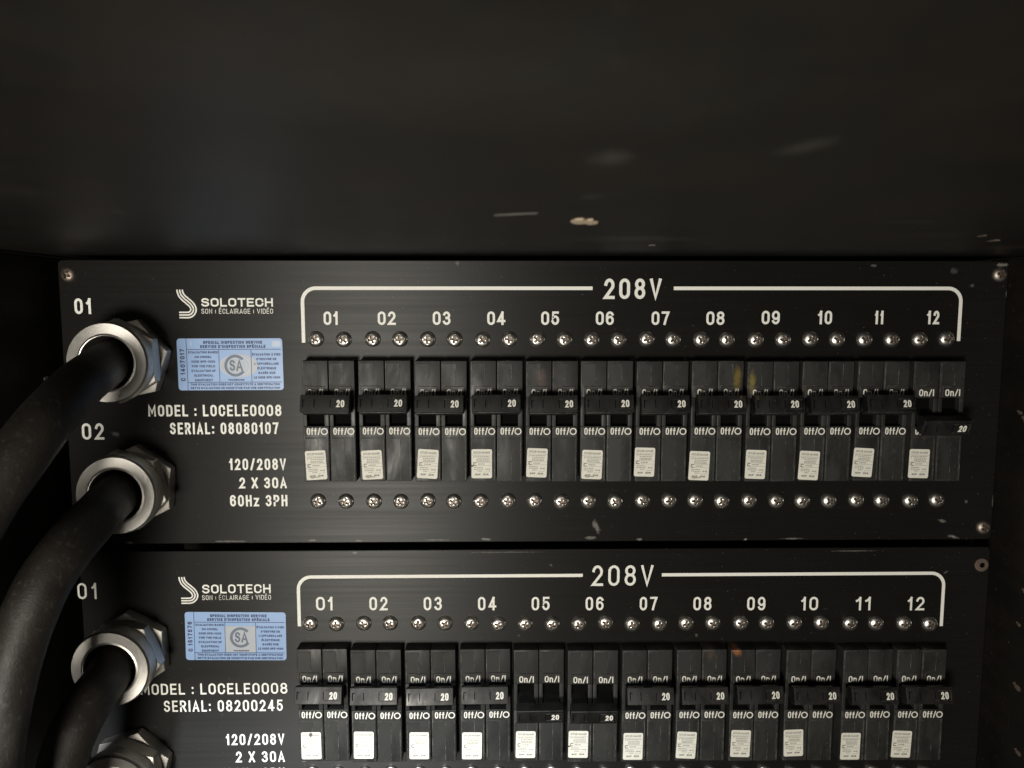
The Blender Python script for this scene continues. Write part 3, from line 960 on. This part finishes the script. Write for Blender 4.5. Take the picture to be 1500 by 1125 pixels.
row = [466.3, 507, 548, 587.5, 627, 664.5, 704, 744, 783, 822, 862, 901, 941, 980, 1018, 1057, 1097, 1137, 1175, 1214, 1254, 1291, 1333, 1372]
for i, x in enumerate(row):
    put_screw(P1, at(x, 734.3 - 2 * i / 23 + random.uniform(-.8, .8)))
bc = [482.2, 564.0, 645.5, 727, 807.5, 888.7, 969.3, 1049.7, 1130.8, 1210.5, 1291.5, 1373.0]
stk = [(463, 681.5, 3, 3), (544.8, 681.5, 2.5, 3), (626.3, 679.5, -3.5, 0), (705.5, 679.5, 0, 2), (785.8, 678, -2.5, 0), (867.5, 680.6, -2, 3),
       (944.3, 677, -1.5, 0), (1024, 682.4, -2.5, 3), (1107, 680, -2, 0), (1185, 682, -3, 0), (1265, 678, -3, 0), (1346, 679, -1.5, 0)]
tw = [0, -.3, .2, -.6, .3, 0, .1, 1.2, .2, .8, -.4, 3.4]
for i in range(12):
    breaker(P1, bc[i], 617.2, i == 11, stk[i], tw[i], 'breaker switched off, its handle thrown down' if i == 11 else None)

# cable glands of the upper panel
g1 = at(193.5, 526); gland(P1, g1, .2)
g2 = at(205, 708); gland(P1, g2, .45)

# ------------------------------------------------------------------ lower panel
z2_top = at(780, 804.8).z
z2_bot = z2_top - (z_top - z_bot)
org2 = Vector(((XL + XR) / 2, 0, z2_bot))
P2 = thing('distribution_panel', 'lower black breaker panel cut off by the photo, two middle breakers switched off', 'breaker panel', org2, GP)
plate(P2, org2, XL + .002, XR + .0002, z2_bot, z2_top, None)
bracket(P2, 437.3, 0, 1382, (437.8, 917.5), (1379.7, 917), 842.4, 0, 853.5, 969.5, org2, 5.0)
words('voltage_text', P2, org2, [('208V', 867, 957, 828, 858, 3.9)], gap=.24)
xc = [475.5, 554.5, 634, 713.6, 792, 871, 950, 1029, 1107.8, 1186, 1265, 1342]
wd = [25, 26.8, 26.8, 26.8, 26.5, 26.4, 25.8, 26.5, 26.6, 24.6, 23, 24.6]
words('channel_number', P2, org2, [('%02d' % (i + 1), xc[i] - wd[i] / 2, xc[i] + wd[i] / 2, 874.3, 894, 3.2) for i in range(12)], gap=.22)
words('inlet_number', P2, org2, [('01', 113.5, 142.3, 854, 877.5, 3.2)], gap=.3)
words('rating_text', P2, org2, [('MODEL : LOCELE0008', 206, 421, 1001, 1017, 2.6), ('SERIAL: 08200245', 240, 414.3, 1025.6, 1042, 2.6),
                                ('120/208V', 331, 416.5, 1075, 1091, 2.6), ('2 X 30A', 345.5, 417, 1100.6, 1116.3, 2.6), ('60Hz 3PH', 332, 417, 1125, 1141, 2.6)], gap=.19)
logo(P2, org2, 261, 845, 884.3, 296, 396.5, 856, 869, 296, 397, 871.7, 878.6, True)
inspection(P2, org2, [(270.4, 896.3), (418, 897), (420.2, 967.2), (272.7, 966.6)], 'C 1517576', False)
rack_screw(P2, 1437, 827, 'washer')
rack_screw(P2, 101, 826, 's')
row = [454.7, 493, 533, 571.5, 613, 652, 690.5, 730, 769.5, 809, 848, 887, 926, 966, 1005, 1044, 1085, 1123, 1163.5, 1203, 1245, 1283, 1324, 1361.5]
for i, x in enumerate(row):
    put_screw(P2, at(x, 912.8 + random.uniform(-1.2, 1.2)))
for i, x in enumerate(row):
    put_screw(P2, at(x + 3 - 10 * i / 23, 1131.5 - 1.5 * i / 23 + random.uniform(-.8, .8)))
bc = [473.2, 551.5, 631, 710.5, 789, 868, 946.5, 1026.5, 1104.5, 1185, 1269, 1347]
stk = [(455.5, 1093, 0, 1), (533, 1090.6, -1, 0), (614, 1092, -1, 0), (690.6, 1093, -1, 0), (769.8, 1091, -1, 0), (847, 1089.4, -1, 2),
       (926.3, 1093, -1, 0), (1005.3, 1092, -3, 0), (1084, 1089.5, -2, 0), (1162.4, 1089, 2, 0), (1245.4, 1093.5, -1, 0), (1321, 1091, -2, 0)]
tw = [0, .2, 1.0, .3, .3, 0, .2, .4, -.6, .2, 1.2, .2]
for i in range(12):
    off = i in (4, 5)
    breaker(P2, bc[i], 1033.5, off, stk[i], tw[i], 'breaker switched off, its handle thrown down' if off else None)
g3 = at(196.5, 947); gland(P2, g3, .55)
g4 = at(200, 1117); gland(P2, g4, .3)

# ------------------------------------------------------------------ cables
def cable(label, gcen, pts, rad):
    """heavy rubber cable leaving a gland and sagging forward and down; pts are (px, py, height above the panel)"""
    o0 = gcen + Vector((0, -.0125, 0))
    way = [gcen + Vector((0, .0, 0)), gcen + Vector((0, -.012, 0)), gcen + Vector((0, -.021, 0))] + [at(x, y, h) for (x, y, h) in pts]
    # Catmull-Rom through the way points
    P = [way[0]] + way + [way[-1] + (way[-1] - way[-2])]
    line = []
    for i in range(1, len(P) - 2):
        p0, p1, p2, p3 = P[i - 1], P[i], P[i + 1], P[i + 2]
        for s in range(10):
            t = s / 10
            line.append(.5 * ((2 * p1) + (p2 - p0) * t + (2 * p0 - 5 * p1 + 4 * p2 - p3) * t * t + (-p0 + 3 * p1 - 3 * p2 + p3) * t ** 3))
    line.append(P[-2])
    bm = bmesh.new()
    seg = 40
    rows = []
    up = Vector((1, 0, 0))
    for i, p in enumerate(line):
        d = (line[min(i + 1, len(line) - 1)] - line[max(i - 1, 0)]).normalized()
        a = (up - d * up.dot(d)).normalized(); up = a
        b = d.cross(a)
        rows.append([bm.verts.new(p - o0 + (a * math.cos(2 * math.pi * j / seg) + b * math.sin(2 * math.pi * j / seg)) * rad) for j in range(seg)])
    for i in range(len(rows) - 1):
        for j in range(seg):
            k2 = (j + 1) % seg
            bm.faces.new((rows[i][j], rows[i][k2], rows[i + 1][k2], rows[i + 1][j]))
    bm.faces.new(rows[0]); bm.faces.new(rows[-1])
    bmesh.ops.recalc_face_normals(bm, faces=bm.faces[:])
    o = obj('power_cable', bm, 'rubber', None, o0, smooth=50)
    o['label'] = label; o['category'] = 'cable'; o['group'] = 'cables plugged into the left side of the panels'
    return o
RC = .0104
cable('topmost thick black cable, from the gland under the upper 01', g1,
      [(146, 541, .036), (114, 566, .062), (69, 614, .090), (28, 668, .106), (-22, 738, .118), (-85, 850, .130), (-160, 990, .14), (-230, 1150, .15)], RC)
cable('thick black cable from the gland under 02, behind the topmost cable', g2,
      [(160, 736, .034), (136, 762, .056), (97, 806, .078), (60, 862, .090), (30, 934, .096), (6, 1024, .100), (-10, 1130, .102), (-12, 1260, .102)], RC)
cable('thick black cable from the lower panel gland in front of MODEL', g3,
      [(152, 1000, .034), (132, 1027, .048), (110, 1067, .058), (94, 1110, .062), (78, 1180, .066), (60, 1280, .07)], RC)
cable('cable at the bottom edge, from the gland cut off by the photo', g4,
      [(156, 1184, .034), (140, 1215, .046), (126, 1260, .054), (112, 1330, .058)], RC)
